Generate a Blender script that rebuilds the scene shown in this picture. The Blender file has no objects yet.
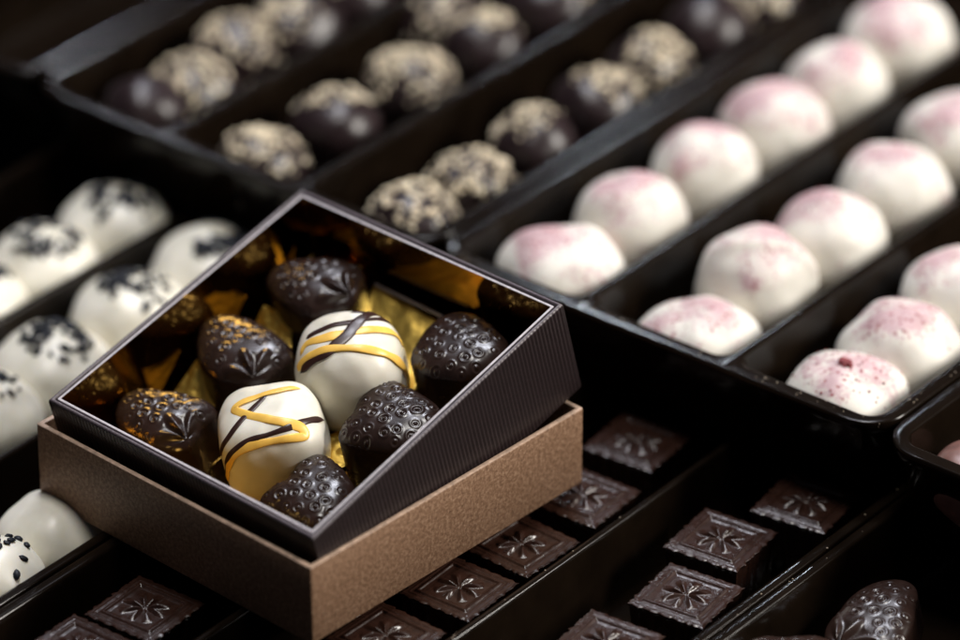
# Display of chocolates: an open gift box of pralines resting on dark plastic confectionery trays.
# All coordinates are written in centimetres and scaled to metres when meshes are built.
import bpy, bmesh, math, random
from mathutils import Vector, Matrix, noise
S = 0.01
PI = math.pi
C = bpy.context.scene.collection
random.seed(7)

# ------------------------------------------------------------------ helpers
def mesh(name, verts, faces, smooth=True):
    me = bpy.data.meshes.new(name)
    me.from_pydata([(v[0]*S, v[1]*S, v[2]*S) for v in verts], [], faces)
    me.update()
    if smooth:
        me.polygons.foreach_set('use_smooth', [True]*len(me.polygons))
    return me

def obj(name, me, mat=None, parent=None, loc=(0, 0, 0), rot=None):
    o = bpy.data.objects.new(name, me)
    C.objects.link(o)
    if mat is not None and me is not None and len(me.materials) == 0:
        me.materials.append(mat)
    if parent: o.parent = parent
    o.location = Vector(loc)*S
    if rot is not None:
        if isinstance(rot, Matrix): o.rotation_euler = rot.to_euler()
        else: o.rotation_euler = (0, 0, rot)
    return o

def tag(o, label=None, cat=None, group=None, kind=None):
    if label: o['label'] = label
    if cat: o['category'] = cat
    if group: o['group'] = group
    if kind: o['kind'] = kind
    return o

def fix_normals(me):
    bm = bmesh.new(); bm.from_mesh(me)
    bmesh.ops.recalc_face_normals(bm, faces=bm.faces)
    bm.to_mesh(me); bm.free()

class MB:
    def __init__(s): s.v = []; s.f = []
    def add(s, vs, fs):
        n = len(s.v); s.v += [tuple(v) for v in vs]; s.f += [tuple(i+n for i in f) for f in fs]
    def box(s, a, b):
        (x0, y0, z0), (x1, y1, z1) = a, b
        vs = [(x0,y0,z0),(x1,y0,z0),(x1,y1,z0),(x0,y1,z0),(x0,y0,z1),(x1,y0,z1),(x1,y1,z1),(x0,y1,z1)]
        s.add(vs, [(0,3,2,1),(4,5,6,7),(0,1,5,4),(1,2,6,5),(2,3,7,6),(3,0,4,7)])
    def loops(s, rings, cap0=False, cap1=False):
        n = len(rings[0]); vs = [p for r in rings for p in r]; fs = []
        for i in range(len(rings)-1):
            for j in range(n):
                k = (j+1) % n
                fs.append((i*n+j, i*n+k, (i+1)*n+k, (i+1)*n+j))
        if cap0: fs.append(tuple(reversed(range(n))))
        if cap1: fs.append(tuple((len(rings)-1)*n+j for j in range(n)))
        s.add(vs, fs)
    def build(s, name, smooth=True):
        return mesh(name, s.v, s.f, smooth)

def polar(profile, nphi, fn):
    """closed dome: profile = list of (s,zparam) handled by fn(i, phi) -> (x,y,z)"""
    vs = []; fs = []
    n = len(profile)
    vs.append(fn(0, 0.0))
    for i in range(1, n):
        for j in range(nphi):
            vs.append(fn(i, 2*PI*j/nphi))
    for j in range(nphi):
        fs.append((0, 1+j, 1+(j+1) % nphi))
    for i in range(n-2):
        a = 1+i*nphi; b = a+nphi
        for j in range(nphi):
            k = (j+1) % nphi
            fs.append((a+j, b+j, b+k, a+k))
    a = 1+(n-2)*nphi
    fs.append(tuple(a+j for j in reversed(range(nphi))))
    return vs, fs

# ------------------------------------------------------------------ materials
def new_mat(name):
    m = bpy.data.materials.new(name); m.use_nodes = True
    nt = m.node_tree; p = nt.nodes['Principled BSDF']
    return m, nt, p
def node(nt, t, **kw):
    n = nt.nodes.new(t)
    for k, v in kw.items():
        if k in n.inputs.keys(): n.inputs[k].default_value = v
        else: setattr(n, k, v)
    return n
def coords(nt): return nt.nodes.new('ShaderNodeTexCoord').outputs['Object']
def noise_tex(nt, scale, detail=4, vec=None, rough=.55):
    n = node(nt, 'ShaderNodeTexNoise'); n.inputs['Scale'].default_value = scale
    n.inputs['Detail'].default_value = detail; n.inputs['Roughness'].default_value = rough
    nt.links.new(vec if vec is not None else coords(nt), n.inputs['Vector'])
    return n
def ramp(nt, fac, stops):
    r = nt.nodes.new('ShaderNodeValToRGB')
    el = r.color_ramp.elements
    while len(el) < len(stops): el.new(.5)
    for e, (p, c) in zip(el, stops):
        e.position = p; e.color = (c[0], c[1], c[2], 1)
    nt.links.new(fac, r.inputs[0]); return r
def bump(nt, p, h, strength=.3, dist=.0003):
    b = nt.nodes.new('ShaderNodeBump'); b.inputs['Strength'].default_value = strength
    b.inputs['Distance'].default_value = dist
    nt.links.new(h, b.inputs['Height']); nt.links.new(b.outputs[0], p.inputs['Normal']); return b
def mix(nt, fac, a, b):
    m = nt.nodes.new('ShaderNodeMix'); m.data_type = 'RGBA'
    for inp, val in ((m.inputs[0], fac), (m.inputs[6], a), (m.inputs[7], b)):
        if isinstance(val, (int, float)): inp.default_value = val
        elif isinstance(val, tuple): inp.default_value = (*val, 1)
        else: nt.links.new(val, inp)
    return m.outputs[2]
def maths(nt, op, a, b=None, clamp=False):
    m = nt.nodes.new('ShaderNodeMath'); m.operation = op; m.use_clamp = clamp
    for i, val in enumerate((a, b)):
        if val is None: continue
        if isinstance(val, (int, float)): m.inputs[i].default_value = val
        else: nt.links.new(val, m.inputs[i])
    return m.outputs[0]

M = {}
def choc(name, c, rough, r2, bs=.25, sc=400, coat=0.0):
    m, nt, p = new_mat(name)
    n = noise_tex(nt, sc, 5)
    r = ramp(nt, n.outputs['Fac'], [(.3, tuple(x*.75 for x in c)), (.75, tuple(x*1.35 for x in c))])
    nt.links.new(r.outputs[0], p.inputs['Base Color'])
    n2 = noise_tex(nt, 150, 3)
    rr = nt.nodes.new('ShaderNodeMapRange'); rr.inputs['To Min'].default_value = rough; rr.inputs['To Max'].default_value = r2
    nt.links.new(n2.outputs['Fac'], rr.inputs['Value']); nt.links.new(rr.outputs[0], p.inputs['Roughness'])
    p.inputs['Specular IOR Level'].default_value = .5
    p.inputs['Coat Weight'].default_value = coat; p.inputs['Coat Roughness'].default_value = .12
    bump(nt, p, n.outputs['Fac'], bs, .00012)
    return m
M['berry'] = choc('glossy dark chocolate', (.024, .0125, .0095), .20, .32, .05, 260, .0)
M['square'] = choc('satin dark chocolate', (.024, .0095, .006), .20, .34, .35, 600)
M['crumbchoc'] = choc('dark praline coating', (.020, .011, .012), .26, .42, .3, 300)
M['milk'] = choc('milk chocolate coating', (.16, .075, .06), .3, .45, .3, 300)

def white_choc():
    m, nt, p = new_mat('white chocolate')
    n = noise_tex(nt, 90, 3)
    r = ramp(nt, n.outputs['Fac'], [(.32, (.72, .68, .55)), (.6, (.82, .78, .68))])
    nt.links.new(r.outputs[0], p.inputs['Base Color'])
    p.inputs['Roughness'].default_value = .38
    p.inputs['Subsurface Weight'].default_value = .25
    p.inputs['Subsurface Radius'].default_value = (.004, .003, .0018)
    p.inputs['Subsurface Scale'].default_value = .6
    bump(nt, p, noise_tex(nt, 220, 3).outputs['Fac'], .12, .0004)
    return m
M['white'] = white_choc()

def pink_choc():
    """white chocolate dusted with raspberry powder: the dusting sits around the crown of each piece"""
    m, nt, p = new_mat('white chocolate dusted with berry powder')
    tc = nt.nodes.new('ShaderNodeTexCoord'); oi = nt.nodes.new('ShaderNodeObjectInfo')
    comb = nt.nodes.new('ShaderNodeCombineXYZ')
    k = maths(nt, 'MULTIPLY', oi.outputs['Random'], 37.0)
    nt.links.new(k, comb.inputs[0]); nt.links.new(k, comb.inputs[1])
    add = nt.nodes.new('ShaderNodeVectorMath'); add.operation = 'ADD'
    nt.links.new(tc.outputs['Object'], add.inputs[0]); nt.links.new(comb.outputs[0], add.inputs[1])
    sep = nt.nodes.new('ShaderNodeSeparateXYZ'); nt.links.new(tc.outputs['Generated'], sep.inputs[0])
    hgt = nt.nodes.new('ShaderNodeMapRange')
    hgt.inputs['From Min'].default_value = .62; hgt.inputs['From Max'].default_value = 1.0
    nt.links.new(sep.outputs[2], hgt.inputs['Value'])
    big = noise_tex(nt, 70, 3, add.outputs[0])
    fine = noise_tex(nt, 700, 4, add.outputs[0], .7)
    a = maths(nt, 'ADD', hgt.outputs[0], maths(nt, 'MULTIPLY', maths(nt, 'SUBTRACT', big.outputs['Fac'], .5), 3.6))
    a = maths(nt, 'ADD', a, maths(nt, 'MULTIPLY', maths(nt, 'SUBTRACT', fine.outputs['Fac'], .5), 2.2))
    mask = nt.nodes.new('ShaderNodeMapRange'); mask.inputs['From Min'].default_value = .38; mask.inputs['From Max'].default_value = 1.0
    mask.inputs['To Max'].default_value = .72
    nt.links.new(a, mask.inputs['Value'])
    c1 = mix(nt, mask.outputs[0], (.76, .72, .645), (.50, .26, .31))
    vor = nt.nodes.new('ShaderNodeTexVoronoi'); vor.inputs['Scale'].default_value = 520
    nt.links.new(add.outputs[0], vor.inputs['Vector'])
    sp = maths(nt, 'LESS_THAN', vor.outputs['Distance'], .27)
    sel = maths(nt, 'GREATER_THAN', maths(nt, 'ADD', a, maths(nt, 'MULTIPLY', vor.outputs['Color'], .35)), .78)
    sp = maths(nt, 'MULTIPLY', maths(nt, 'MULTIPLY', sp, sel), .8)
    c2 = mix(nt, sp, c1, (.30, .045, .05))
    nt.links.new(c2, p.inputs['Base Color'])
    p.inputs['Roughness'].default_value = .55
    p.inputs['Subsurface Weight'].default_value = .2
    p.inputs['Subsurface Radius'].default_value = (.004, .003, .002); p.inputs['Subsurface Scale'].default_value = .5
    bump(nt, p, fine.outputs['Fac'], .25, .0003)
    return m
M['pink'] = pink_choc()

def simple(name, c, rough, metal=0, bs=0, sc=300, var=.2, spec=.5):
    m, nt, p = new_mat(name)
    n = noise_tex(nt, sc, 4)
    r = ramp(nt, n.outputs['Fac'], [(.3, tuple(x*(1-var) for x in c)), (.7, tuple(min(1, x*(1+var)) for x in c))])
    nt.links.new(r.outputs[0], p.inputs['Base Color'])
    p.inputs['Roughness'].default_value = rough; p.inputs['Metallic'].default_value = metal
    p.inputs['Specular IOR Level'].default_value = spec
    if bs: bump(nt, p, n.outputs['Fac'], bs, .0003)
    return m
M['yellow'] = simple('yellow icing', (.95, .55, .10), .36, var=.12, bs=.1)
M['darkline'] = simple('dark chocolate icing', (.035, .014, .011), .32)
M['crunch'] = simple('blue black crunch', (.007, .009, .015), .5, var=.5, spec=.3)
M['berrybit'] = simple('dried berry bits', (.22, .03, .035), .6, bs=.4, var=.4)
M['nut'] = simple('toasted nut crumbs', (1.0, .80, .58), .30, bs=.3, sc=500, var=.12)
M['nut'].node_tree.nodes['Principled BSDF'].inputs['Coat Weight'].default_value = .8
M['nut'].node_tree.nodes['Principled BSDF'].inputs['Coat Roughness'].default_value = .1
M['liner_edge'] = simple('pale cut card edge', (.50, .46, .48), .5, sc=900)

def plastic():
    m, nt, p = new_mat('dark brown plastic')
    n = noise_tex(nt, 60, 4)
    r = ramp(nt, n.outputs['Fac'], [(.3, (.0045, .0028, .0017)), (.7, (.009, .0055, .0033))])
    nt.links.new(r.outputs[0], p.inputs['Base Color'])
    p.inputs['Specular IOR Level'].default_value = .3
    n2 = noise_tex(nt, 500, 5)
    rr = nt.nodes.new('ShaderNodeMapRange'); rr.inputs['To Min'].default_value = .09; rr.inputs['To Max'].default_value = .19
    nt.links.new(noise_tex(nt, 35, 2).outputs['Fac'], rr.inputs['Value']); nt.links.new(rr.outputs[0], p.inputs['Roughness'])
    bump(nt, p, n2.outputs['Fac'], .04, .0002)
    return m
M['plastic'] = plastic()

def kraft():
    m, nt, p = new_mat('bronze brown paper board')
    n = noise_tex(nt, 900, 6, rough=.8); n2 = noise_tex(nt, 130, 4)
    r = ramp(nt, n.outputs['Fac'], [(.34, (.10, .048, .024)), (.5, (.29, .16, .09)), (.66, (.56, .36, .23))])
    c = mix(nt, .2, r.outputs[0], ramp(nt, n2.outputs['Fac'], [(.3, (.17, .095, .055)), (.7, (.30, .185, .12))]).outputs[0])
    nt.links.new(c, p.inputs['Base Color'])
    p.inputs['Roughness'].default_value = .5; p.inputs['Metallic'].default_value = .12
    bump(nt, p, n.outputs['Fac'], .5, .0003)
    return m
M['kraft'] = kraft()
M['ribbed'] = simple('aubergine ribbed card', (.020, .012, .0125), .42, bs=.35, sc=1200, var=.35)
M['ribedge'] = simple('folded ribbed card edge', (.085, .066, .074), .42, bs=.3, sc=1200, var=.3)

def gold(name, rough, c=(.90, .56, .13), bs=.12, sc=60, dist=.0006):
    m, nt, p = new_mat(name)
    p.inputs['Base Color'].default_value = (*c, 1); p.inputs['Metallic'].default_value = 1
    p.inputs['Roughness'].default_value = rough
    bump(nt, p, noise_tex(nt, sc, 3).outputs['Fac'], bs, dist)
    return m
M['gold_wall'] = gold('gold foil card', .06, (.50, .29, .065), .015, 25)
M['gold_foil'] = gold('crumpled gold foil', .40, (1.0, .68, .15), .25, 90, .0008)

def backdrop(name, c):
    return simple(name, c, .6, sc=20, spec=.2)
M['counter'] = backdrop('black counter cloth', (.006, .005, .005))

# ------------------------------------------------------------------ setting
g = MB(); g.box((-90, -60, -4.2), (80, 120, -2.6))
tag(obj('counter', g.build('counter', False), M['counter']), kind='structure')

# ------------------------------------------------------------------ plastic trays
def rrect(x0, x1, y0, y1, z, radii, nc=8, ns=10):
    """closed loop, corners (x1,y0),(x1,y1),(x0,y1),(x0,y0); fixed point count"""
    cs = [(x1, y0, 1, -1, -PI/2), (x1, y1, 1, 1, 0), (x0, y1, -1, 1, PI/2), (x0, y0, -1, -1, PI)]
    pts = []
    for i, (cx, cy, sx, sy, a0) in enumerate(cs):
        r = radii[i]
        arc = [(cx - sx*r + r*math.cos(a0+PI/2*k/nc), cy - sy*r + r*math.sin(a0+PI/2*k/nc)) for k in range(nc+1)]
        pts.append(arc)
    out = []
    for i in range(4):
        out += pts[i]
        a = pts[i][-1]; b = pts[(i+1) % 4][0]
        for k in range(1, ns):
            t = k/ns; out.append((a[0]+(b[0]-a[0])*t, a[1]+(b[1]-a[1])*t))
    return [(x, y, z) for x, y in out]

def tray(name, x0, x1, y0, y1, zt, depth, divs, label, m=.42, w=.22, rim_r=.8, lip=.3):
    mb = MB()
    e = 1e-3
    xs = [x0] + list(divs) + [x1]
    n = len(xs)-1
    for i in range(n):
        cx0, cx1 = xs[i], xs[i+1]
        hx0 = cx0 + (m if i == 0 else w/2); hx1 = cx1 - (m if i == n-1 else w/2)
        hy0, hy1 = y0+m, y1-m
        ro = [rim_r if i == n-1 else e, rim_r if i == n-1 else e, rim_r if i == 0 else e, rim_r if i == 0 else e]
        rh = [.55]*4
        def ring(dx, z, radd=0): return rrect(hx0+dx, hx1-dx, hy0+dx, hy1-dx, z, [max(.1, r+radd) for r in rh])
        rings = [rrect(cx0, cx1, y0, y1, zt, ro), ring(-.05, zt), ring(.0, zt-.012), ring(.035, zt-.045), ring(.055, zt-.1),
                 ring(.16, zt-depth*.5), ring(.26, zt-depth+.3), ring(.36, zt-depth+.1), ring(.55, zt-depth+.02), ring(.8, zt-depth, .1)]
        mb.loops(rings, cap1=True)
    ro = [rim_r]*4
    def oring(dx, z): return rrect(x0+dx, x1-dx, y0+dx, y1-dx, z, [max(.15, r-dx) for r in ro], ns=30)
    mb.loops([oring(0, zt), oring(-.03, zt-.012), oring(-.05, zt-.05), oring(-.05, zt-lip), oring(-.02, zt-lip-.02),
              oring(.12, zt-lip), oring(.17, zt-lip-.1), oring(.45, zt-depth-.06), oring(.6, zt-depth-.08)], cap1=True)
    me = mb.build(name)
    bm = bmesh.new(); bm.from_mesh(me)
    bmesh.ops.remove_doubles(bm, verts=bm.verts, dist=2e-5*.5)
    bmesh.ops.recalc_face_normals(bm, faces=bm.faces)
    bm.to_mesh(me); bm.free()
    o = obj(name, me, M['plastic'])
    tag(o, label, 'tray', 'dark plastic confectionery trays')
    return o
HU = 2.3
tray('plastic_tray', -22.4, -7.32, -16, 42, 0, 2.3, [-16.9, -12.05], 'dark plastic tray holding the white pralines with blue black crunch, left of the gift box', m=.22, w=.12)
tray('plastic_tray', -7.12, 7.42, -16, 42, 0, 2.3, [-2.4, 2.5], 'dark plastic tray holding the square embossed chocolates under and beside the gift box', m=.22, w=.12)
tray('plastic_tray', 7.6, 22.6, -16, 42, 0, 2.3, [12.6, 17.6], 'dark plastic tray at lower right with the lone glossy chocolate heart', m=.22, w=.12)
tray('plastic_tray', -7.55, 7.3, 13.95, 42, HU, 2.2, [-2.65, 2.25], 'raised dark plastic tray filled with three rows of pink dusted white pralines', rim_r=1.1, m=.38)
tray('plastic_tray', -22.6, -7.7, 13.95, 42, HU, 2.2, [-17.5, -12.6], 'raised dark plastic tray filled with nut crumbed dark pralines', rim_r=1.1, m=.38)
tray('plastic_tray', 7.52, 22.4, 13.55, 42, HU, 2.2, [12.5, 17.4], 'raised dark plastic tray at far right edge with a single milk chocolate praline', rim_r=1.1, m=.38)
tray('plastic_tray', -38, -22.95, 14.2, 42, HU, 2.2, [-33, -28], 'empty looking raised dark plastic tray in the blurred upper left corner', rim_r=1.1, m=.38)

# ------------------------------------------------------------------ gift box frame of reference
B0 = 1.5037798
U = Vector((math.cos(B0), math.sin(B0), 0)); V = Vector((-math.sin(B0), math.cos(B0), 0)); Z = Vector((0, 0, 1))
# bronze base: axis-aligned in (U, V)
def frame(a, b, c):
    m = Matrix((a, b, c)).transposed(); return m
base_rot = frame(U, V, Z)
base_me = None
mb = MB()
T = .15
WU, WV, HB = 10.11, 9.88, 2.29
def sq(d, z, r, ns=24): return rrect(d, WU-d, d, WV-d, z, [r]*4, nc=4, ns=ns)
mb.loops([sq(.03, 0, .04), sq(0, .03, .06), sq(0, HB-.05, .06), sq(.012, HB-.015, .06), sq(.04, HB, .05), sq(T-.04, HB, .03), sq(T-.012, HB-.015, .02), sq(T, HB-.05, .02), sq(T, .15, .02)], cap0=True, cap1=True)
me = mb.build('box_base'); fix_normals(me)
base = obj('box_base', me, M['kraft'], rot=base_rot)
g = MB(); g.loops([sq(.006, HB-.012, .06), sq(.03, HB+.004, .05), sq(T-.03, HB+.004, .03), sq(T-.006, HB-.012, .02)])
obj('rim_highlight', g.build('rim_highlight'), simple('board edge with painted highlight', (.42, .29, .21), .5, sc=500, var=.35, bs=.3), base)  # top edge coloured paler to paint in the highlight of light from above
tag(base, 'square bronze brown cardboard base under the dark gift box', 'box base')

# dark ribbed tray of the gift box, tilted in the base
th = math.radians(14.9)
E1 = (U*math.cos(th)+Z*math.sin(th)); E3 = (-U*math.sin(th)+Z*math.cos(th)); E2 = V
BO = U*.23+V*.13+Z*3.0-E3*2.95
box_rot = frame(E1, E2, E3)
gift = bpy.data.objects.new('gift_box', None); C.objects.link(gift)
gift.location = BO*S; gift.rotation_euler = box_rot.to_euler(); gift.empty_display_size = .02
tag(gift, 'open dark ribbed gift box lined in gold, tilted inside its bronze base', 'gift box')
LX, LY, LH = 9.62, 9.5, 2.9
def rib_loop(d, z, amp, per=.128, sub=6):
    """rectangle inset by d with corrugated sides"""
    pts = []
    x0, x1, y0, y1 = d, LX-d, d, LY-d
    for (ax, ay, bx, by, nx, ny) in ((x0,y0,x1,y0,0,-1), (x1,y0,x1,y1,1,0), (x1,y1,x0,y1,0,1), (x0,y1,x0,y0,-1,0)):
        L = math.hypot(bx-ax, by-ay); n = 75*sub
        for k in range(n):
            t = k/n
            a = amp*math.sin(2*PI*75*t) * min(1, k/6, (n-k)/6)
            if k == 0: px, py = ax, ay
            else: px, py = ax+(bx-ax)*t+nx*a, ay+(by-ay)*t+ny*a
            pts.append((px, py, z))
    return [warp(p) for p in pts]
def warp(p):
    x, y, z = p; a, b = x/LX, y/LY
    return (x*(1+.012*(1-b)), y+.20*a*(1-b)-.05*a*b, z*(1+.02-.04*a*b))
sh = MB()
rows = [(0, -.04), ] 
A = .009
rings = [rib_loop(.02, -.0, A)] + [rib_loop(0, z, A) for z in (.05, .7, 1.4, 2.1, 2.72)] + [rib_loop(.0, 2.80, A*.8), rib_loop(.005, 2.84, A*.5)]
sh.loops(rings, cap0=True)
obj('ribbed_shell', sh.build('ribbed_shell'), M['ribbed'], gift)
ed = MB()
ed.loops([rib_loop(.005, 2.84, A*.5), rib_loop(.02, 2.885, .004), rib_loop(.045, 2.90, .002), rib_loop(.085, 2.90, 0), rib_loop(.11, 2.88, 0), rib_loop(.12, 2.80, 0), rib_loop(.12, .12, 0)])
obj('folded_edge', ed.build('folded_edge'), M['ribedge'], gift)
# gold liner: inner walls and floor, own pale cut edge on top
def lq(d, z, r=.03, ns=40): return [warp(p) for p in rrect(d, LX-d, d, LY-d, z, [r]*4, nc=3, ns=ns)]
li = MB(); li.loops([lq(.233, 2.868), lq(.233, .14), lq(.24, .135)], cap1=True)
me = li.build('gold_liner', False); fix_normals(me); 
for p_ in me.polygons: pass
obj('gold_liner', me, M['gold_wall'], gift)
le = MB(); le.loops([lq(.165, 2.5), lq(.165, 2.865), lq(.172, 2.875), lq(.225, 2.875), lq(.232, 2.868)])
obj('liner_edge', le.build('liner_edge', False), M['liner_edge'], gift)

# foil insert: crumpled gold sheet on the floor with folded flaps
def foil_flap(pts, name='foil_flap', thick=.012, seg=26):
    """quad patch (4 corners, bilinear) with crumple"""
    a, b, c, d = [Vector(p) for p in pts]
    vs = []; fs = []
    for i in range(seg+1):
        for j in range(seg+1):
            s, t = i/seg, j/seg
            p = (a*(1-s)+b*s)*(1-t)+(d*(1-s)+c*s)*t
            k = .05*math.sin(PI*s)
            n = (b-a).cross(d-a).normalized()
            p = p + n*(noise.noise(p*1.9)*.06+abs(noise.noise(p*3.7))*.05 + k)
            vs.append(tuple(p))
    for i in range(seg):
        for j in range(seg):
            q_ = i*(seg+1)+j; fs.append((q_, q_+1, q_+seg+2, q_+seg+1))
    o = obj(name, mesh(name, vs, fs), M['gold_foil'], gift)
    md = o.modifiers.new('thickness', 'SOLIDIFY'); md.thickness = thick*S
    return o
seg = 46; vs = []; fs = []
for i in range(seg+1):
    for j in range(seg+1):
        x = .3+(LX-.6)*i/seg; y = .3+(LY-.6)*j/seg
        z = .22+.10*abs(noise.noise(Vector((x*.45, y*.45, 1))))
        vs.append((x, y, z))
for i in range(seg):
    for j in range(seg):
        q_ = i*(seg+1)+j; fs.append((q_, q_+seg+1, q_+seg+2, q_+1))
obj('foil_floor', mesh('foil_floor', vs, fs), M['gold_wall'], gift)
foil_flap([(3.1, 9.1, .3), (3.9, 7.8, .3), (4.6, 8.6, .95), (4.45, 8.95, 1.0)])
foil_flap([(6.1, 8.9, .35), (6.3, 7.4, .35), (7.1, 8.0, .85), (7.0, 8.9, .95)])
foil_flap([(7.0, 3.6, .32), (9.0, 3.9, .85), (9.1, 6.8, .95), (7.2, 6.4, .36)])
foil_flap([(8.3, 9.1, .5), (8.5, 7.1, .5), (9.25, 7.3, 1.35), (9.15, 8.0, .9)])
foil_flap([(7.6, 9.2, .4), (8.3, 8.6, .4), (9.0, 8.9, 1.2), (8.5, 9.25, .8)])
foil_flap([(3.6, 3.4, .3), (4.5, 3.2, .3), (5.2, 3.9, .5), (4.4, 4.4, .5)])
fo = MB(); fo.box((9.10, 4.0, .98), (9.17, 6.8, 1.02))
o = obj('fold_edge', fo.build('fold_edge', False), M['liner_edge'], gift)

# ------------------------------------------------------------------ strawberry shaped dark chocolates
OUT = {"B": {"c": [4.97, 7.703], "R": [0.947, 0.963, 0.996, 1.04, 1.093, 1.158, 1.243, 1.346, 1.45, 1.525, 1.549, 1.514, 1.436, 1.342, 1.255, 1.186, 1.136, 1.101, 1.077, 1.063, 1.056, 1.053, 1.056, 1.065, 1.081, 1.099, 1.114, 1.124, 1.142, 1.181, 1.247, 1.327, 1.391, 1.416, 1.399, 1.364, 1.343, 1.352, 1.377, 1.385, 1.35, 1.27, 1.171, 1.082, 1.019, 0.983, 0.961, 0.948], "cal": [-0.68, -1.25]}, "A": {"c": [7.881, 7.655], "R": [1.044, 1.002, 0.976, 0.962, 0.961, 0.97, 0.995, 1.036, 1.098, 1.175, 1.26, 1.339, 1.397, 1.422, 1.409, 1.361, 1.29, 1.211, 1.14, 1.086, 1.051, 1.028, 1.011, 1.0, 0.998, 1.012, 1.043, 1.081, 1.113, 1.132, 1.138, 1.145, 1.166, 1.208, 1.259, 1.299, 1.31, 1.29, 1.251, 1.215, 1.199, 1.207, 1.227, 1.241, 1.235, 1.205, 1.155, 1.097], "cal": [0.07, -1.31]}, "C": {"c": [2.002, 7.665], "R": [0.95, 0.924, 0.91, 0.905, 0.911, 0.93, 0.973, 1.047, 1.152, 1.269, 1.37, 1.43, 1.44, 1.408, 1.354, 1.295, 1.236, 1.178, 1.121, 1.068, 1.022, 0.982, 0.947, 0.92, 0.908, 0.921, 0.96, 1.017, 1.077, 1.134, 1.189, 1.245, 1.299, 1.331, 1.321, 1.266, 1.192, 1.139, 1.139, 1.193, 1.269, 1.323, 1.324, 1.273, 1.193, 1.109, 1.039, 0.987], "cal": [-0.34, -1.29]}, "D": {"c": [8.075, 2.666], "R": [1.101, 1.12, 1.148, 1.187, 1.234, 1.276, 1.3, 1.299, 1.277, 1.247, 1.217, 1.191, 1.168, 1.148, 1.136, 1.139, 1.158, 1.186, 1.214, 1.23, 1.234, 1.226, 1.21, 1.188, 1.162, 1.136, 1.118, 1.116, 1.131, 1.158, 1.185, 1.204, 1.213, 1.218, 1.225, 1.238, 1.256, 1.274, 1.286, 1.283, 1.263, 1.224, 1.173, 1.122, 1.084, 1.067, 1.07, 1.083], "cal": None}, "E": {"c": [5.167, 2.431], "R": [1.046, 1.06, 1.092, 1.147, 1.227, 1.321, 1.402, 1.446, 1.435, 1.377, 1.292, 1.204, 1.13, 1.074, 1.04, 1.038, 1.075, 1.15, 1.242, 1.321, 1.358, 1.342, 1.286, 1.217, 1.159, 1.124, 1.11, 1.114, 1.13, 1.157, 1.191, 1.227, 1.257, 1.28, 1.295, 1.305, 1.312, 1.313, 1.306, 1.293, 1.275, 1.252, 1.223, 1.186, 1.142, 1.099, 1.066, 1.048], "cal": None}, "F": {"c": [2.13, 2.459], "R": [1.07, 1.113, 1.171, 1.245, 1.321, 1.366, 1.351, 1.27, 1.149, 1.027, 0.933, 0.878, 0.858, 0.874, 0.932, 1.03, 1.147, 1.24, 1.273, 1.236, 1.155, 1.076, 1.028, 1.015, 1.018, 1.023, 1.033, 1.063, 1.12, 1.191, 1.249, 1.272, 1.258, 1.223, 1.182, 1.143, 1.106, 1.069, 1.041, 1.03, 1.034, 1.042, 1.039, 1.02, 0.998, 0.99, 1.003, 1.033], "cal": None}}
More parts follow.
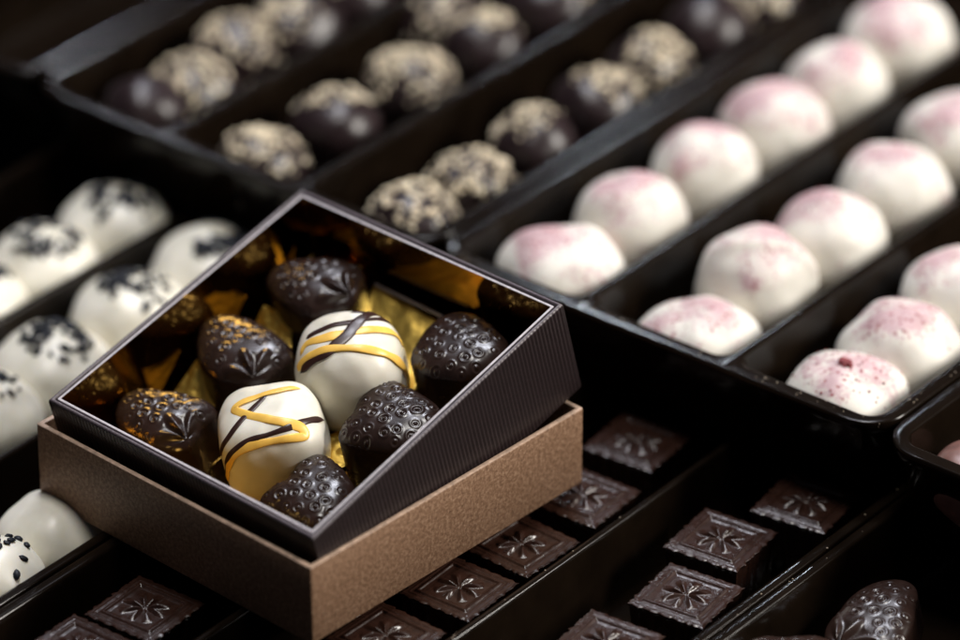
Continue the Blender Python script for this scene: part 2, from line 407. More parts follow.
def berry_mesh(name, key, NP=330, NR=96, H=1.6):
    """moulded chocolate: irregular outline, flattish studded top, steep sides"""
    rnd = random.Random(ord(key)*7)
    RR = OUT[key]['R']; cal = OUT[key]['cal']; n_ = len(RR)
    def R(phi):
        t = (phi % (2*PI))/(2*PI)*n_; k = int(t) % n_; f = t-int(t)
        a, b, c, d = RR[k-1], RR[k], RR[(k+1) % n_], RR[(k+2) % n_]
        return .5*((2*b)+(c-a)*f+(2*a-5*b+4*c-d)*f*f+(3*b-a-3*c+d)*f**3)
    if cal:
        ca = Vector((cal[0], cal[1])); L_ = ca.length; ax = -ca/L_; ca = ca*.90
    seeds = []
    sp = .40; an0 = rnd.uniform(0, 1)
    for i in range(-6, 7):
        for j in range(-6, 7):
            x = (i+.5*(j % 2))*sp+rnd.uniform(-.06, .06); y = j*sp*.88+rnd.uniform(-.06, .06)
            x, y = x*math.cos(an0)-y*math.sin(an0), x*math.sin(an0)+y*math.cos(an0)
            if math.hypot(x, y) > R(math.atan2(y, x))*.97: continue
            if cal:
                p = Vector((x, y))-ca; al = p.dot(ax); la = abs(p.x*ax.y-p.y*ax.x)
                if p.length < .98 and la < al*1.25+.12: continue
            seeds.append((x, y, rnd.uniform(.10, .14), rnd.uniform(.55, 1.25)))
    nt_ = int(NR*.82)
    sd = ord(key)
    def fn(i, phi):
        if i < nt_:
            t = i/(nt_-1)
            s_ = math.sin(t*PI/2)**.95
            z = H*.72 + H*.28*(max(0, 1-s_**3.0))**(1/1.8)
        else:
            k = (i-nt_+1)/(NR-nt_)
            s_ = 1+.015*k; z = H*.72*(1-k)
        r = R(phi)*s_
        x, y = r*math.cos(phi), r*math.sin(phi)
        d = 0
        if i < nt_:
            for sx, sy, sr, am in seeds:
                q2 = (x-sx)**2+(y-sy)**2
                if q2 < .08:
                    q1 = math.sqrt(q2)
                    d += am*(.019*math.exp(-((q1-sr)/.036)**2) - .022*math.exp(-((q1-.072)/.036)**2) + .032*math.exp(-(q1/.052)**2))
            d += .03*noise.noise(Vector((x*1.5, y*1.5, sd)))
            if cal:
                p = Vector((x, y))-ca; al = p.dot(ax); la = p.x*ax.y-p.y*ax.x; q1 = p.length
                if q1 < 1.15 and al > -.12:
                    an = math.atan2(la, max(1e-3, al))
                    f_ = max(0, 1-(q1/(.80+.10*math.cos(an*8)))**4)*min(1, q1/.15)
                    d += f_*(.085*math.cos(an*8)+.015)*max(0, 1-(an/1.45)**4)
        w = min(1, max(0, (s_-.78)/.22))
        d *= 1-.5*w
        x += math.cos(phi)*d*w; y += math.sin(phi)*d*w; z += d*(1-.6*w)
        return (x, y, z)
    vs, fs = polar(list(range(NR)), NP, fn)
    return mesh(name, vs, fs)
def world_in_box(x, y, z): return BO+E1*x+E2*y+E3*z
def place_in_box(name, me, mat, x, y, z, rz, label, cat, group, tilt=(0, 0), sc=1.0):
    o = obj(name, me, mat)
    o.location = world_in_box(x, y, z)*S
    r = box_rot @ Matrix.Rotation(rz, 3, 'Z') @ Matrix.Rotation(tilt[0], 3, 'X') @ Matrix.Rotation(tilt[1], 3, 'Y')
    o.rotation_euler = r.to_euler(); o.scale = (sc, sc, sc)
    return tag(o, label, cat, group)
GS = 'dark strawberry shaped chocolates in the gift box'
for key, lab_ in (
  ('A', 'dark strawberry chocolate in the far corner of the gift box, behind the others'),
  ('B', 'dark strawberry chocolate in the middle of the left row, its leaf fan facing the camera'),
  ('C', 'dark strawberry chocolate in the left corner of the gift box, gold reflected on its side'),
  ('D', 'round studded dark chocolate nearest the tall right corner of the gift box'),
  ('E', 'dark heart shaped strawberry chocolate between the rear striped praline and the right wall'),
  ('F', 'dark heart shaped strawberry chocolate in the near corner of the gift box')):
    cx, cy = OUT[key]['c']
    dz = {'D': .0}.get(key, 0)
    place_in_box('strawberry_chocolate', berry_mesh('strawberry_chocolate', key, H={'F': 1.45}.get(key, 1.6)), M['berry'], cx, cy, .22+dz, 0, lab_, 'chocolate', GS, sc=1.06)

# ------------------------------------------------------------------ striped white pralines
Z0, CD = .8, 1.0
def sup(x, y, z, rot, a, n, CU, EX):
    c, s = math.cos(rot), math.sin(rot); X = (c*x+s*y)/a; Y = (-s*x+c*y)/a
    cz = CU if z > Z0 else CD
    return ((abs(X)**n+abs(Y)**n)**(EX/n)+(abs(z-Z0)/cz)**EX)**(1/EX)
def snap(p, rot, a, n, cu, ex, off=0):
    x, y, z = p; k = sup(x, y, z, rot, a, n, cu, ex)
    q_ = Vector((x/k, y/k, Z0+(z-Z0)/k)); d = Vector((x, y, z-Z0)).normalized()
    return q_+d*off
def lump(p, seed):
    v = Vector(p)
    return .06*noise.noise(v*.9+Vector((seed, 0, 0)))+.025*noise.noise(v*2.3+Vector((0, seed, 0)))
def dome_mesh(name, rot, a, n, cu, ex, seed, NP=128, NR=64):
    def fn(i, phi):
        t = i/(NR-1)*2.25
        d = Vector((math.sin(t)*math.cos(phi), math.sin(t)*math.sin(phi), math.cos(t)))
        p = snap((d.x, d.y, Z0+d.z), rot, a, n, cu, ex)
        p += d*lump(p, seed)
        if p.z < 0: p.z = 0
        return tuple(p)
    vs, fs = polar(list(range(NR)), NP, fn)
    return mesh(name, vs, fs)
def catmull(pts, sub=8):
    P = [Vector(p) for p in pts]; P = [P[0]*2-P[1]]+P+[P[-1]*2-P[-2]]
    out = []
    for i in range(1, len(P)-2):
        for k in range(sub):
            t = k/sub; a, b, c, d = P[i-1:i+3]
            out.append(.5*((2*b)+(c-a)*t+(2*a-5*b+4*c-d)*t*t+(3*b-a-3*c+d)*t**3))
    out.append(P[-2]); return out
def ribbon(path, rot, a, n, cu, ex, seed, width, h, lift=0.0, closed=False):
    pts = []
    for p in catmull(path):
        q_ = snap(p, rot, a, n, cu, ex); d = Vector((q_.x, q_.y, q_.z-Z0)).normalized()
        if q_.z < .02: q_.z = .02
        pts.append((q_+d*(lump(q_, seed)+lift), d))
    rings = []
    m = len(pts)
    for i, (p, nrm) in enumerate(pts):
        tan = (pts[min(m-1, i+1)][0]-pts[max(0, i-1)][0]).normalized()
        side = tan.cross(nrm).normalized(); nn = side.cross(tan).normalized()
        w = width*(1+.5*noise.noise(p*1.6+Vector((seed, 3, 1))))
        e = min(1, (i+.3)/3, (m-1-i+.3)/3)
        rings.append([tuple(p+side*(w*e*math.cos(x))+nn*(h*e*math.sin(x)+.004)) for x in [2*PI*k/12 for k in range(12)]])
    mb = MB(); mb.loops(rings, cap0=True, cap1=True); return mb.build('icing')
DR = {"H_yellow": [[1.007, -0.3, 2.12], [0.503, 0.074, 2.284], [0.12, 0.383, 2.291], [-0.285, 0.627, 2.249], [-0.494, 0.608, 2.209], [-0.51, 0.121, 2.28], [-0.335, -0.491, 2.265], [-0.128, -0.943, 2.188], [0.045, -1.234, 2.025], [-0.025, -1.369, 1.874], [-0.399, -1.141, 1.983], [-0.808, -0.751, 1.994], [-1.163, -0.407, 1.95], [-1.422, -0.149, 1.757], [-1.559, 0.076, 1.308], [-1.534, 0.442, 0.533]], "H_dark1": [[0.304, 0.163, 2.293], [-0.122, 0.151, 2.297], [-0.613, 0.139, 2.267], [-1.132, 0.144, 2.087], [-1.371, 0.29, 1.768], [-1.415, 0.439, 1.392]], "H_dark2": [[1.042, -0.889, 1.294], [0.308, -1.151, 2.018], [-0.221, -1.016, 2.136], [-0.633, -0.732, 2.116], [-1.023, -0.417, 2.06], [-1.365, -0.127, 1.865], [-1.535, 0.118, 1.435], [-1.488, 0.469, 0.593]], "G_y1": [[0.787, -1.191, 0.381], [0.802, -1.207, 0.938], [0.514, -1.279, 1.712], [0.121, -1.113, 2.251], [-0.297, -0.676, 2.5], [-0.636, -0.216, 2.518], [-0.974, 0.177, 2.381], [-1.163, 0.44, 2.129], [-1.275, 0.495, 1.915]], "G_y2": [[1.197, -0.851, 1.39], [1.146, -0.776, 1.785], [0.793, -0.722, 2.267], [0.374, -0.508, 2.525], [-0.08, -0.167, 2.595], [-0.51, 0.228, 2.554], [-0.743, 0.559, 2.394], [-1.001, 0.595, 2.198]], "G_d1": [[1.256, -0.042, 2.142], [0.726, -0.177, 2.501], [0.323, -0.235, 2.578], [-0.056, -0.309, 2.589], [-0.444, -0.27, 2.554], [-0.753, -0.201, 2.474], [-1.017, 0.031, 2.355], [-1.308, 0.377, 1.945]], "G_d2": [[1.402, -0.393, 1.86], [0.856, -0.368, 2.411], [0.439, -0.126, 2.575], [0.011, 0.254, 2.594], [-0.403, 0.565, 2.503], [-0.588, 0.707, 2.384]], "G_d3": [[0.654, 0.259, 2.505], [0.972, -0.031, 2.387], [1.293, -0.109, 2.1], [1.414, -0.388, 1.881]], "G_y3": [[-1.484, -0.268, 1.037], [-1.452, -0.336, 0.572], [-1.335, -0.527, 0.435]]}
specG = (.6, 1.45, 2.5, 1.8, 2.7); specH = (.78, 1.38, 3.3, 1.5, 3.1)
GW = 'striped white pralines in the gift box'
gme = dome_mesh('white_praline', *specG, 11); hme = dome_mesh('white_praline', *specH, 23)
pg = place_in_box('white_praline', gme, M['white'], 6.05, 4.72, .25, 0, 'rounded white praline with crossing yellow bands at the centre of the gift box', 'praline', GW)
ph = place_in_box('white_praline', hme, M['white'], 3.14, 4.8, .25, 0, 'squarish white praline with a yellow zigzag, nearer to the front wall of the gift box', 'praline', GW)
def icing(parent, key, spec, seed, w, h, lift, mat, nm):
    me = ribbon(DR[key], *spec, seed, w, h, lift); me.name = nm
    obj(nm, me, M[mat], parent)
for k in ('G_d1',): icing(pg, k, specG, 11, .16, .022, .02, 'darkline', 'dark_icing')
for k in ('G_d2', 'G_d3'): icing(pg, k, specG, 11, .085, .02, .004, 'darkline', 'dark_icing')
for k, lf in (('G_y1', .034), ('G_y2', .0)): icing(pg, k, specG, 11, .118, .024, lf, 'yellow', 'yellow_icing')
icing(ph, 'H_dark1', specH, 23, .08, .02, .004, 'darkline', 'dark_icing')
icing(ph, 'H_dark2', specH, 23, .08, .02, .004, 'darkline', 'dark_icing')
icing(ph, 'H_yellow', specH, 23, .112, .025, .01, 'yellow', 'yellow_icing')

# ------------------------------------------------------------------ square embossed chocolates
def square_mesh(name, N=110, half=1.02, H=1.85):
    def relief(x, y):
        a = max(abs(x), abs(y)); d = 0
        # raised inner frame (bevelled ridge) and slightly sunk field
        d += .055*max(0, 1-abs(a-.70)/.065)
        d += .02*math.exp(-((a-.84)/.02)**2)
        if a < .60: d -= .012
        r = math.hypot(x, y)
        if r < .60:
            an = math.atan2(y, x)
            pet = abs(math.cos(4*an))            # eight petals
            w = max(0, 1-abs(r-.30)/.30)**.6
            prox = max(0, pet-.62)/.38
            d += .11*prox*w
            d += .03*math.exp(-(r/.05)**2)
        return d
    vs = []; fs = []
    for i in range(N+1):
        for j in range(N+1):
            x = -1+2*i/N; y = -1+2*j/N
            e = .016*math.sin(y*PI*6+.6)*(max(0, abs(x)-.9)/.1)*(1 if x > 0 else -1)
            f_ = .018*math.sin(x*PI*5.5+1)*(max(0, abs(y)-.9)/.1)*(1 if y > 0 else -1)
            ek = (max(0, max(abs(x), abs(y))-.93)/.07); jx = (.006+.045*ek)*noise.noise(Vector((x*9, y*9, 1))); jy = (.006+.045*ek)*noise.noise(Vector((x*9, y*9, 5)))
            z = relief(x, y)-.02*(max(abs(x), abs(y)) > .97)+.006*noise.noise(Vector((x*5, y*5, 2)))
            vs.append((x*half+e+jx, y*half+f_+jy, z))
    for i in range(N):
        for j in range(N):
            q_ = i*(N+1)+j; fs.append((q_, q_+N+1, q_+N+2, q_+1))
    # boundary loop
    bl = [i*(N+1) for i in range(N+1)] + [N*(N+1)+j for j in range(1, N+1)] + [i*(N+1)+N for i in range(N-1, -1, -1)] + [j for j in range(N-1, 0, -1)]
    m = len(bl)
    base_ = [Vector(vs[k]) for k in bl]
    prev = bl
    def addring(sx, z, flute):
        st_ = len(vs)
        for k, p in enumerate(base_):
            kk = sx*(1+flute*math.sin(k*2*PI/(m/4)*9)); vs.append((p.x*kk, p.y*kk, z))
        return list(range(st_, st_+m))
    for sx, z, fl in ((1.008, -.03, 0), (1.0, -.07, 0), (.972, -.09, .004), (.96, -.2, .010), (.90, -H*.6, .014), (.86, -H, .014)):
        cur = addring(sx, z, fl)
        for k in range(m):
            k2 = (k+1) % m; fs.append((prev[k2], prev[k], cur[k], cur[k2]))
        prev = cur
    fs.append(tuple(prev))
    me = mesh(name, vs, fs); fix_normals(me); return me
sqm = square_mesh('square_chocolate')
GQ = 'square embossed dark chocolates'
squares = [
 (-4.75, -.95, .05, 'square dark chocolate in the lower left compartment, just below the bronze base'),
 (-4.9, -3.3, .02, 'square dark chocolate cut by the bottom left edge of the photo'),
 (.75, 1.95, -.02, 'square dark chocolate half hidden at the bottom beside the near corner of the bronze base'),
 (.85, 4.75, .04, 'second square dark chocolate from the bottom in the row along the bronze base'),
 (.85, 7.3, -.03, 'middle square dark chocolate of the row along the bronze base'),
 (.7, 10.1, .05, 'square dark chocolate poking out by the right corner of the bronze base'),
 (.2, 13.1, .09, 'farthest square dark chocolate of the row beside the base, under the raised tray'),
 (5.25, 5.15, .1, 'square dark chocolate with leaf star cut off by the bottom edge, right of centre'),
 (5.55, 8.1, .12, 'square dark chocolate with crisp leaf star, nearest whole one in the right row'),
 (4.72, 10.7, .11, 'square dark chocolate with leaf star in the middle of the right row, lit frame ridge'),
 (5.42, 13.5, .14, 'blurred square dark chocolate at the far end of the right row')]
for i, (x, y, r, lab) in enumerate(squares):
    o = obj('square_chocolate', sqm, M['square'], loc=(x, y, -.42), rot=r); o.scale = (1.06, 1.06, 1)
    tag(o, lab, 'chocolate', GQ)

# glossy heart chocolate in lower right tray
o = obj('heart_chocolate', berry_mesh('heart_chocolate', 'C'), M['berry'], loc=(9.75, 10.75, -1.75), rot=-.95)
o.rotation_euler = (.18, -.1, .1); o.scale = (1.12, 1.12, .85)
tag(o, 'glossy studded dark chocolate lying alone in the lower right tray', 'chocolate')
o = obj('heart_chocolate', berry_mesh('heart_chocolate', 'E', 200, 60), M['berry'], loc=(9.3, 7.4, -1.75), rot=.4)
tag(o, 'dark chocolate barely showing at the bottom edge below the lone glossy one', 'chocolate')

# ------------------------------------------------------------------ round pralines
def round_mesh(name, seed, a, h, n=2.2, flat=0.0, ridge=0.0, NP=80, NR=44, e=2.2):
    z0 = h*.42
    def fn(i, phi):
        t = i/(NR-1)*2.3
        d = Vector((math.sin(t)*math.cos(phi), math.sin(t)*math.sin(phi), math.cos(t)))
        cz = (h-z0) if d.z > 0 else z0*1.2
        k = ((abs(d.x/a)**n+abs(d.y/a)**n)**(e/n)+(abs(d.z)/cz)**e)**(-1/e)
        p = d*k
        l = .13*noise.noise(p*.9+Vector((seed*3.1, 0, 0)))+.025*noise.noise(p*2+Vector((0, seed*1.7, 0)))
        if ridge: l += ridge*math.exp(-((p.y*.6-p.x*.5+.15)/.16)**2)*max(0, d.z)
        p = p+d*l; p.z = max(0, p.z+z0)
        return tuple(p)
    vs, fs = polar(list(range(NR)), NP, fn)
    return mesh(name, vs, fs), vs
def surf_pts(vs, zmin, cnt, rnd, cluster=0.0, cx=0, cy=0, rad=None, off=0.0, seed=0):
    cand = [v for v in vs[NPSKIP:] if v[2] > zmin]
    out = []
    tries = 0
    while len(out) < cnt and tries < cnt*60:
        tries += 1
        v = Vector(rnd.choice(cand))
        # thin out the pole where the polar grid is dense
        if rnd.random() > min(1, math.hypot(v.x, v.y)/.9+.06): continue
        if rad is not None and math.hypot(v.x-cx, v.y-cy) > rad*(.8+.4*rnd.random()): continue
        if cluster and noise.noise(v*.9+Vector((seed*5.3, 1, 0))) < -cluster+rnd.uniform(-.12, .12): continue
        out.append(v+Vector((rnd.uniform(-.05, .05), rnd.uniform(-.05, .05), 0)))
    return out
NPSKIP = 1
ICO = None
def ico():
    global ICO
    if ICO is None:
        bm = bmesh.new(); bmesh.ops.create_icosphere(bm, subdivisions=2, radius=1)
        ICO = ([v.co.copy() for v in bm.verts], [tuple(v.index for v in f.verts) for f in bm.faces]); bm.free()
    return ICO
def bits(name, pts, size, rnd, stretch=(1, 1, .7), center=Vector((0, 0, 1.1)), out=.03, blocky=0.25):
    V0, F0 = ico(); mb = MB()
    for p in pts:
        s = size*rnd.uniform(.6, 1.35)
        nrm = (p-center).normalized()
        q_ = nrm.to_track_quat('Z', 'Y') @ Matrix.Rotation(rnd.uniform(0, 6.3), 3, 'Z').to_quaternion()
        sd = rnd.uniform(0, 50)
        st = (s*stretch[0]*rnd.uniform(.8, 1.3), s*stretch[1]*rnd.uniform(.8, 1.1), s*stretch[2])
        vs = []
        for v in V0:
            k = 1+blocky*noise.noise(v*1.3+Vector((sd, 0, 0)))*1.4
            vs.append(p+nrm*out+q_ @ Vector((v.x*st[0]*k, v.y*st[1]*k, v.z*st[2]*k)))
        mb.add(vs, F0)
    return mb.build(name)

# white pralines with berry powder
GP = 'pink dusted white pralines'
rowname = {0: 'left', 1: 'middle', 2: 'right'}
ordn = ['front', 'second', 'third', 'fourth', 'fifth', 'sixth', 'seventh', 'eighth']
pink_rows = [
 (0, [(-4.95, 16.35), (-4.9, 19.5), (-4.95, 22.95), (-4.8, 26.25), (-5.05, 29.6), (-5.0, 32.9), (-5.0, 36.2)]),
 (1, [(.05, 16.1), (-.3, 19.05), (-.1, 22.15), (-.25, 25.6), (-.6, 29.1)]),
 (2, [(4.75, 16.05), (4.7, 18.8), (4.4, 22.0), (4.6, 25.0)])]
lab = {
 (0,0): 'mostly plain white praline at the front of the left row, nearest the gift box corner',
 (0,1): 'white praline with a broad pale pink top, second from the front in the left row',
 (0,2): 'white praline with a rosy cap, third from the front in the left row',
 (0,3): 'white praline pinkish on its right shoulder, fourth from the front in the left row',
 (0,4): 'blurred white praline fifth from the front in the left row',
 (0,5): 'large blurred pink topped praline at the top right of the photo',
 (0,6): 'very blurred praline behind the large one at the top right edge',
 (1,0): 'low white praline with a small pink patch, front of the middle row',
 (1,1): 'white praline with a raised fold and mauve pink dusting, second in the middle row',
 (1,2): 'white praline dusted over its right half, third in the middle row',
 (1,3): 'white praline with a dark pink fleck on top, fourth in the middle row',
 (1,4): 'pale praline cut by the right edge, fifth in the middle row',
 (2,0): 'speckled pink praline with a dark red berry bit on top, front of the right row',
 (2,1): 'white praline with pink freckled crown behind the speckled one',
 (2,2): 'white praline cut off by the right edge, third in the right row',
 (2,3): 'pink dusted praline just outside behind the third of the right row'}
for r, pts in pink_rows:
    for i, (x, y) in enumerate(pts):
        if (r, i) in ((2, 3), (0, 6)): continue
        sd = r*10+i
        h = [2.35, 2.75, 2.7, 2.65, 2.7, 2.85, 2.7][i] if r == 0 else ([2.0, 2.8, 2.7, 2.65, 2.6][i] if r == 1 else [2.15, 2.5, 2.5, 2.5][i])
        a = [1.68, 1.6, 1.6, 1.6, 1.6, 1.65, 1.6][i] if r == 0 else 1.6
        rv = random.Random(sd*13+5)
        me, vs = round_mesh('pink_praline', sd, a*rv.uniform(.96, 1.04), h, ridge={11: .15, 21: .07, 3: .05, 12: .06}.get(sd, 0), n=rv.uniform(2.0, 2.7), e=rv.uniform(1.95, 2.4))
        o = obj('pink_praline', me, M['pink'], loc=(x+rv.uniform(-.08, .08), y, .22), rot=0)
        if sd != 20: o.rotation_euler = (rv.uniform(-.09, .12), rv.uniform(-.1, .1), rv.uniform(-.6, .6) if sd != 11 else 0)
        tag(o, lab[(r, i)], 'praline', GP)
        rnd = random.Random(sd)
        if sd == 20:
            pp = surf_pts(vs, 1.2, 70, rnd, seed=2)
            obj('berry_specks', bits('berry_specks', pp, .028, rnd, center=Vector((0, 0, .6)), out=.0), M['berrybit'], o)
            pp = [Vector((.05+rnd.uniform(-.13, .13), -.1+rnd.uniform(-.1, .1), h+.02)) for _ in range(9)]
            obj('berry_crumb', bits('berry_crumb', pp, .108, rnd, center=Vector((0, 0, .6)), out=.02), M['berrybit'], o)
        elif i < 4 and r > 0:
            pp = surf_pts(vs, h*.8, 14, rnd, seed=sd)
            obj('berry_specks', bits('berry_specks', pp, .03, rnd, center=Vector((0, 0, .6)), out=.0), M['berrybit'], o)

# white pralines with blue black crunch
GB = 'white pralines with blue black crunch'
wb = [
 (-18.7, 7.2, 1, 'white praline cut by the left edge behind the blurred pair'),
 (-18.6, 10.0, 1, 'blurred white praline with dark crunch on top, left of the blurred pair at far left'),
 (-18.6, 13.05, 1, 'blurred white praline with dark crunch, farthest back on the left, beyond the gift box'),
 (-14.6, 3.3, 1, 'white praline cut by the left edge, level with the left corner of the gift box'),
 (-14.7, 6.2, 1, 'white praline with clustered blue black crunch directly left of the gift box corner'),
 (-14.9, 9.7, 1, 'white praline with a dark crunch patch, partly behind the left wall of the gift box'),
 (-14.9, 13.0, 1, 'white praline mostly hidden behind the left wall of the gift box'),
 (-9.15, .3, 0, 'smooth bare white praline under the left corner of the bronze base'),
 (-8.95, -2.3, 2, 'white praline with a few black grains cut off at the bottom left')]
for i, (x, y, kind, lb) in enumerate(wb):
    h = 2.7 if kind != 0 else 2.55
    me, vs = round_mesh('crunch_praline', 40+i, 1.72 if kind == 1 else 1.5, h, e=2.15)
    o = obj('crunch_praline', me, M['white'], loc=(x, y, -2.2))
    tag(o, lb, 'praline', GB)
    rnd = random.Random(60+i)
    if kind:
        cx, cy = rnd.uniform(-.2, .2), rnd.uniform(-.2, .2)
        pp = surf_pts(vs, h*.62, 70 if kind == 1 else 14, rnd, rad=.9, cx=cx+.15, cy=cy+.1, cluster=.25, seed=i)
        obj('crunch_grains', bits('crunch_grains', pp, .108, rnd, (1.15, .8, .6), out=.04), M['crunch'], o)

# dark pralines with nut crumbs
GN = 'dark pralines rolled in nut crumbs'
nutsC = [(-9.85, 15.9, .9), (-9.7, 18.4, .8), (-9.8, 21.3, .5), (-9.8, 24.2, .45), (-10.1, 27.1, .7), (-10.1, 30.0, 0.04), (-9.8, 32.4, .6)]
nutsB = [(-15.2, 15.6, .8), (-14.95, 18.6, .4), (-14.9, 21.9, .95), (-14.8, 25.2, .5), (-14.9, 28.4, .3), (-16.6, 25.6, .35), (-14.4, 30.8, .6)]
nutsA = [(-19.9, 15.9, 0.05), (-19.6, 17.6, .9), (-20.2, 20.1, .8), (-19.8, 22.5, .4), (-20.0, 25.2, .3)]
nlab = {
 'C': ['nut crumbed dark praline touching the back rim of the gift box from behind', 'nut crumbed dark praline second in the row left of the pink ones', 'nut capped dark praline third in the row beside the pink ones', 'nut capped dark praline fourth in the row beside the pink ones', 'round nut covered praline fifth in the row beside the pink ones', 'bare dark praline between two nut crumbed ones near the top right', 'nut crumbed praline at the top edge behind the bare dark one'],
 'B': ['small nut crumbed praline just behind the far corner of the gift box', 'dark praline with nut crumbs on its right half, second in the central row', 'praline thickly covered in nut crumbs, third in the central row', 'small dark praline with nuts on top, fourth in the central row', 'dim dark praline with sparse nuts, fifth in the central row', 'dark praline near the top edge with sparse nut crumbs on its front', 'nut crumbed praline at the top edge, right of the central row'],
 'A': ['bare dark praline in the corner compartment of the raised nut tray', 'nut crumbed praline beside the bare dark one at upper left', 'praline with a large pale nut cluster at upper left', 'dark praline with nuts on one side at upper left', 'dark praline at the top edge of the leftmost nut row']}
for key, rows_ in (('C', nutsC), ('B', nutsB), ('A', nutsA)):
    for i, (x, y, cov) in enumerate(rows_):
        sd = {'A': 100, 'B': 120, 'C': 140}[key]+i
        rnd = random.Random(sd)
        big = .05 if key != 'C' else 0
        me, vs = round_mesh('nut_praline', sd, 1.28+big+rnd.uniform(-.05, .1), 2.3+rnd.uniform(-.1, .15), NP=64, NR=36)
        o = obj('nut_praline', me, M['crumbchoc'], loc=(x, y, .2))
        tag(o, nlab[key][i], 'praline', GN)
        n = int(210*cov)
        if cov > .1:
            an = rnd.uniform(0, 6.28); rd = .35*(1-cov)
            pp = surf_pts(vs, .9, n, rnd, rad=.75+.5*cov, cx=math.cos(an)*rd*2.2, cy=math.sin(an)*rd*2.2, cluster=.05+.3*cov, seed=sd)
            obj('nut_crumbs', bits('nut_crumbs', pp, .062, rnd, (1.1, .8, .6), out=.05, blocky=.6), M['nut'], o)

# loose nut crumbs fallen into the compartments of the nut tray
rn = random.Random(91); g = MB(); V0, F0 = ico()
for _ in range(260):
    cx = rn.choice([-20.0, -15.05, -10.1]); p = Vector((cx+rn.uniform(-1.7, 1.7), rn.uniform(14.9, 33), .16))
    r0 = rn.uniform(.02, .06)
    g.add([p+Vector((v.x*r0*1.3, v.y*r0, v.z*r0*.8)) for v in V0], F0)
tag(obj('loose_crumbs', g.build('loose_crumbs'), M['nut']), 'loose nut crumbs fallen to the floor of the nut praline tray', 'crumbs', kind='stuff')

# single milk chocolate piece in far right raised tray
me, vs = round_mesh('milk_praline', 7, 1.5, 1.9)
tag(obj('milk_praline', me, M['milk'], loc=(9.85, 15.2, .2)), 'milk chocolate praline cut by the right edge in its own raised tray', 'praline')

# moulded ridges on one divider of the raised pink tray
ptray = bpy.data.objects['plastic_tray.003']
g = MB()
y = 17.6
rn = random.Random(3)
while y < 25.5:
    L_ = rn.uniform(.05, .09)
    g.loops([[(2.25+dx, y, HU-.002+h_) for dx, h_ in ((-.09, 0), (-.05, .03), (.05, .03), (.09, 0))], [(2.25+dx, y+L_, HU-.002+h_) for dx, h_ in ((-.09, 0), (-.05, .03), (.05, .03), (.09, 0))]], cap0=True, cap1=True)
    y += .16
obj('rim_ridges', g.build('rim_ridges', False), M['plastic'], ptray)
# fine crumbs scattered over rims and squares
rn = random.Random(17); pts = []
for _ in range(70): pts.append(Vector((rn.choice([rn.uniform(-7.3, 7.2)]), rn.uniform(14.0, 14.3), HU+.015)))
for _ in range(40): pts.append(Vector((rn.uniform(6.95, 7.25), rn.uniform(15, 24), HU+.015)))
for _ in range(16): pts.append(Vector((rn.uniform(7.25, 7.8), rn.uniform(4, 15), .015)))
for _ in range(8): pts.append(Vector((2.5+rn.uniform(-.06, .06), rn.uniform(2, 14), .015)))
for _ in range(40): pts.append(Vector((rn.uniform(8.8, 12), rn.uniform(7.5, 11.5), -2.27)))
g = MB(); V0, F0 = ico()
for p in pts:
    r0 = rn.uniform(.004, .02)
    g.add([p+Vector((v.x*r0*1.3, v.y*r0, v.z*r0*.7)) for v in V0], F0)
tag(obj('crumbs', g.build('crumbs'), simple('pale crumbs', (.45, .36, .27), .5)), 'fine pale crumbs scattered on tray rims', 'crumbs', kind='stuff')

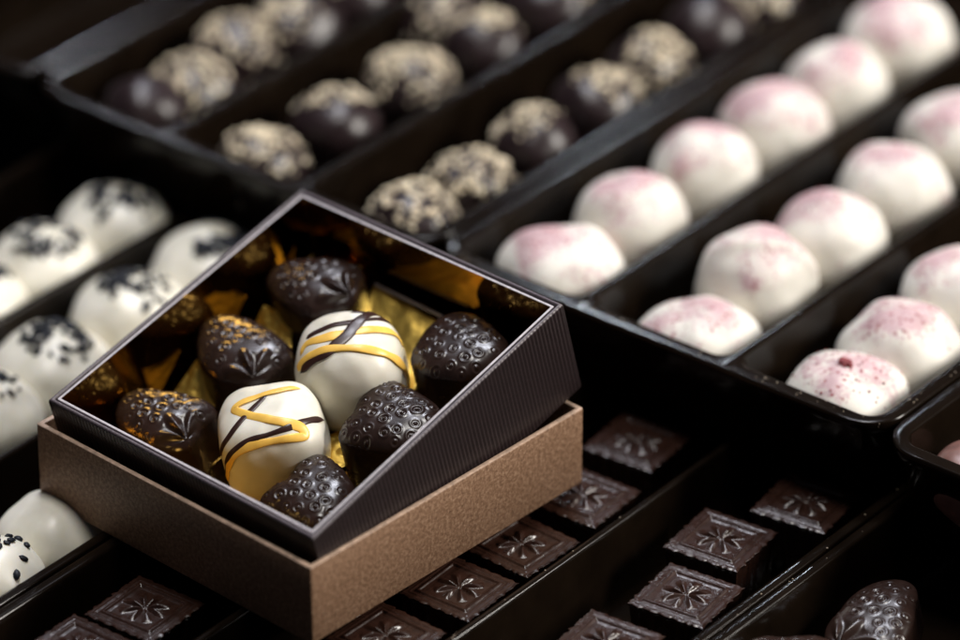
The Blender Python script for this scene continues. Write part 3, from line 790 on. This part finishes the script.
# ------------------------------------------------------------------ camera
cam_d = bpy.data.cameras.new('camera'); cam = bpy.data.objects.new('camera', cam_d); C.objects.link(cam)
r_ = Vector((0.779024667, 0.626993041, -0.000543545)); u_ = Vector((-0.32420736, 0.40356202, 0.85558593)); f_ = Vector((-0.53666578, 0.66634632, -0.51766053))
m4 = Matrix.Identity(4)
for i in range(3): m4[i][0] = r_[i]; m4[i][1] = u_[i]; m4[i][2] = -f_[i]; m4[i][3] = (67.05150574, -76.59583368, 70.98493802)[i]*S
cam.matrix_world = m4
cam_d.sensor_width = 36; cam_d.lens = 4980.737/960*36
cam_d.clip_start = .02; cam_d.clip_end = 60
cam_d.dof.use_dof = True; cam_d.dof.focus_distance = 1.268; cam_d.dof.aperture_fstop = 5.1; cam_d.dof.aperture_blades = 0
bpy.context.scene.camera = cam

# ------------------------------------------------------------------ light: shop lamps, no daylight
w = bpy.data.worlds.new('World'); bpy.context.scene.world = w; w.use_nodes = True
w.node_tree.nodes['Background'].inputs[0].default_value = (.75, .8, 1, 1); w.node_tree.nodes['Background'].inputs[1].default_value = .035
def area(name, loc, target, sx, sy, power, col):
    l = bpy.data.lights.new(name, 'AREA'); l.shape = 'RECTANGLE'; l.size = sx*S; l.size_y = sy*S; l.energy = power; l.color = col
    o = bpy.data.objects.new(name, l); C.objects.link(o)
    o.location = Vector(loc)*S
    d = (Vector(target)-Vector(loc)).normalized()
    o.rotation_euler = d.to_track_quat('-Z', 'Y').to_euler()
    return o
fw = Vector((-.627, .779, 0)); rt = Vector((.779, .627, 0)); up = Vector((0, 0, 1))
def P(f, r, h): return tuple(Vector((-3, 6, 0))+fw*f+rt*r+up*h)
area('ceiling_lamp', P(78, 6, 150), (-3, 8, 0), 50, 12, 14.0, (.88, .90, 1))
area('ceiling_panel', P(95, -10, 165), (-3, 8, 0), 100, 60, 2.6, (.86, .88, 1))
area('side_lamp', P(-5, 130, 72), (0, 8, 0), 36, 36, 24.0, (1, .95, .88))
area('overhead_lamp', P(10, 10, 180), (-3, 14, 0), 36, 36, 17.0, (1, .97, .93))
area('far_lamp', (-107, 108, 80), (-16, 14, 2), 5, 2, .7, (.85, .9, 1))
area('far_lamp', (-84, 127, 80), (-8, 23, 2), 4, 2, .4, (.8, .9, 1))

sc = bpy.context.scene
sc.render.engine = 'CYCLES'
sc.view_settings.view_transform = 'Standard'; sc.view_settings.look = 'None'; sc.view_settings.gamma = 1; sc.view_settings.exposure = 0
